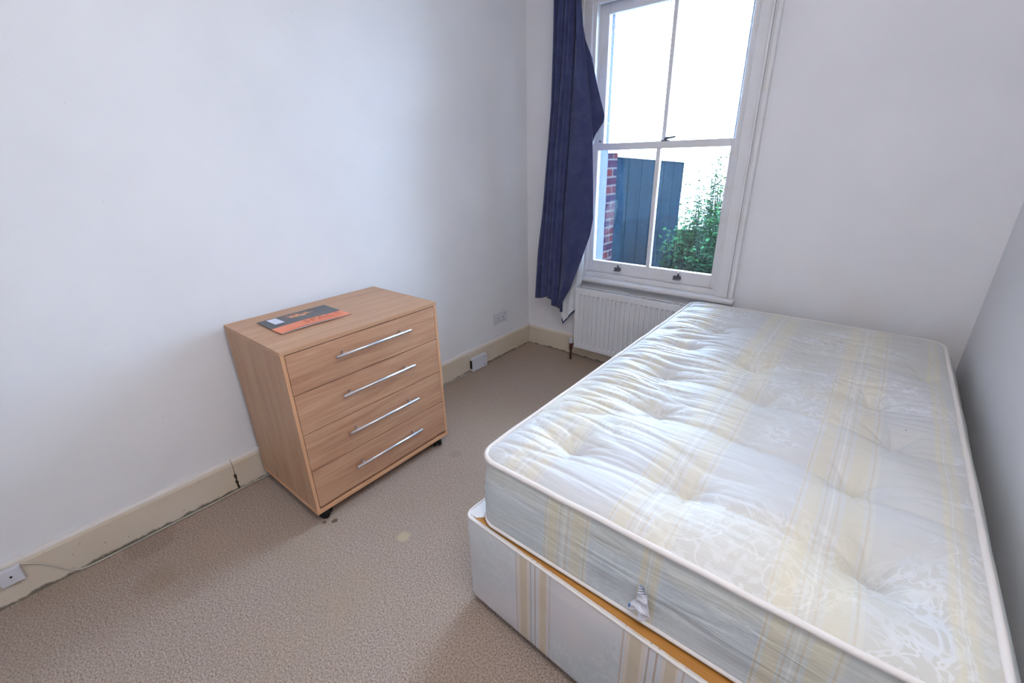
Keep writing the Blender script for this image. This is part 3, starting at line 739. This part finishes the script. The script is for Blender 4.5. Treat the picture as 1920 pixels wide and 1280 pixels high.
# pole above the window
cp = thing('curtain_pole', 'white curtain pole on brackets above the window', 'curtain pole', (0, -.15, 2.44))
bm = bmesh.new(); cyl(bm, (.18, 0, 0), (1.62, 0, 0), .012); from_bm('pole', bm, M_GLOSSW, cp, True)
for x in (.18, 1.62):
    bm = bmesh.new(); bmesh.ops.create_uvsphere(bm, u_segments=16, v_segments=10, radius=.022, matrix=Matrix.Translation((x, 0, 0))); from_bm('finial', bm, M_GLOSSW, cp, True)
for x in (.28, 1.54):
    bm = bmesh.new(); cyl(bm, (x, .149, -.01), (x, 0, -.006), .007); cyl(bm, (x, .149, -.01), (x, .143, -.01), .022); from_bm('bracket', bm, M_GLOSSW, cp, True)

# ------------------------------------------------------------------ unseen globe lamp, added to fill the room with light
cl = thing('added_fill_lamp', 'unseen white paper globe lamp, added under the ceiling to fill the room with light', 'added fill lamp', (2.00, -2.34, H))
bm = bmesh.new(); cyl(bm, (0, 0, 0), (0, 0, -.025), .05, 32); from_bm('ceiling_rose', bm, M_WPLAST, cl)
bm = bmesh.new(); cyl(bm, (0, 0, -.02), (0, 0, -.26), .003, 8); from_bm('cord', bm, M_WPLAST, cl)
bm = bmesh.new(); cyl(bm, (0, 0, -.25), (0, 0, -.32), .02, 16); from_bm('lamp_holder', bm, M_WPLAST, cl)
gm = NT('fill_globe_glow', .8, (244, 240, 232), .1); gm.b.inputs['Emission Color'].default_value = (1, .975, .985, 1); gm.b.inputs['Emission Strength'].default_value = FILL_LAMP / 11.5
bm = bmesh.new(); prof = [(.19 * math.sin(a), -.46 + .19 * math.cos(a) * (1 + .004 * (-1) ** k)) for k, a in enumerate([PI * (.12 + .78 * q / 30) for q in range(31)][::2])]
rg = [[bm.verts.new((r * math.cos(2 * PI * k / 24), r * math.sin(2 * PI * k / 24), z)) for k in range(24)] for r, z in prof]
for A, B in zip(rg, rg[1:]):
    for k in range(24): bm.faces.new((A[k], B[k], B[(k + 1) % 24], A[(k + 1) % 24]))
from_bm('fill_globe', bm, gm.m, cl, True)

# ------------------------------------------------------------------ garden outside
bm = bmesh.new(); box(bm, -8, 10, .28, 16, -.34, -.30); o = from_bm('ground_outside', bm, M_SOIL); struct(o)
bw = thing('brick_pier', 'red brick garden wall end beside the dark fence, seen through the window', 'brick wall', (0, .95, -.30))
bm = bmesh.new(); box(bm, -.34, 0, -.40, .415, 0, 1.70); from_bm('brickwork', bm, M_BRICK, bw)
bm = bmesh.new(); box(bm, -.36, .012, -.41, .43, 1.70, 1.735, .006); from_bm('coping', bm, M_CAP, bw)
fn = thing('garden_fence', 'tall dark teal boarded fence outside the window', 'fence', (-.02, 1.37, -.30))
bm = bmesh.new(); k = 0; y = 0
while y < 1.79:
    wd = .148; box(bm, -.020 - .003 * (k % 2), 0 - .003 * (k % 2), y, min(y + wd - .001, 1.80), 0, 1.668 - .045 * y); y += wd; k += 1
from_bm('board_panel', bm, M_FENCE, fn)
bm = bmesh.new(); box(bm, -.06, .02, 0, 1.80, 1.668, 1.695, .004)
for q in bm.verts: q.co.z -= .045 * q.co.y
from_bm('capping', bm, M_CAP, fn)
for yy in (.0, .86, 1.72):
    bm = bmesh.new(); box(bm, -.12, -.024, yy, yy + .09, 0, 1.565); from_bm('post', bm, M_FENCE, fn)
for zz in (.3, 1.2):
    bm = bmesh.new(); box(bm, -.065, -.0235, .0, 1.80, zz, zz + .09); from_bm('rail', bm, M_FENCE, fn)
gw = thing('rendered_wall', 'bright pale rendered wall at the end of the garden', 'garden wall', (2, 8.5, -.30))
bm = bmesh.new(); box(bm, -7, 5, 0, .2, 0, 1.62); from_bm('render', bm, M_PALE, gw); bm = bmesh.new(); box(bm, -7.02, 5.02, -.04, .24, 1.62, 1.68, .01); from_bm('coping', bm, M_CAP, gw)

def leaf(vs, fs, p, d, up, ln, wd):
    d = d.normalized(); s = d.cross(up).normalized(); nn = s.cross(d)
    b = len(vs)
    vs += [p, p + d * ln * .35 + s * wd * .5 + nn * ln * .04, p + d * ln * .35 - s * wd * .5 + nn * ln * .04, p + d * ln * .7 + s * wd * .36, p + d * ln * .7 - s * wd * .36, p + d * ln - nn * ln * .12, p + d * ln * .4 - nn * ln * .02, p + d * ln * .72 - nn * ln * .04]
    fs += [(b, b + 6, b + 1), (b, b + 2, b + 6), (b + 6, b + 7, b + 3, b + 1), (b + 6, b + 2, b + 4, b + 7), (b + 7, b + 5, b + 3), (b + 7, b + 4, b + 5)]
def plant(name, label, cat, base, stems, spread, h0, h1, ln, mat, group=None, per=9, seed=1, lean=.25):
    rnd = random.Random(seed); t = thing(name, label, cat, base, 0, group); sb = bmesh.new(); vs, fs = [], []
    for s in range(stems):
        a = rnd.uniform(0, 2 * PI); r = spread * math.sqrt(rnd.random()); x, y = r * math.cos(a), r * math.sin(a); h = rnd.uniform(h0, h1) * (1 - .35 * (r / spread) ** 2)
        lx, ly = rnd.uniform(-lean, lean) * h, rnd.uniform(-lean, lean) * h
        P = [Vector((x + lx * (q / 6) ** 1.6, y + ly * (q / 6) ** 1.6, h * q / 6)) for q in range(7)]
        tube(sb, P, .005, 5, rf=lambda u: .006 * (1 - .7 * u))
        for q in range(per * 2):
            u = .15 + .85 * q / (per * 2 - 1); i = min(5, int(u * 6)); f = u * 6 - i; p = P[i].lerp(P[i + 1], f)
            az = q * 2.4 + rnd.uniform(-.5, .5); d = Vector((math.cos(az), math.sin(az), rnd.uniform(-.25, .45)))
            k = ln * rnd.uniform(.6, 1.15) * (1.1 - .45 * u)
            leaf(vs, fs, p, d, Vector((0, 0, 1)), k, k * .42)
    from_bm('stems', sb, M_STEM, t); from_py('leaves', vs, fs, mat, t); return t
plant('leafy_bush', 'dense dark green bush outside the window, in front of the fence end', 'bush', (.76, 2.15, -.30), 210, .52, 1.0, 1.38, .115, M_LEAFD, None, 12, 3, .10)
plant('tall_shrub', 'tall pale green shrub rising behind the dark bush', 'shrub', (.40, 4.30, -.30), 120, .60, 1.35, 1.95, .13, M_LEAFL, None, 12, 11, .12)
plant('tall_shrub', 'thin pale shrub against the bright garden wall', 'shrub', (-.6, 7.2, -.30), 50, .9, 1.5, 2.0, .15, M_LEAFL, None, 10, 17, .12)
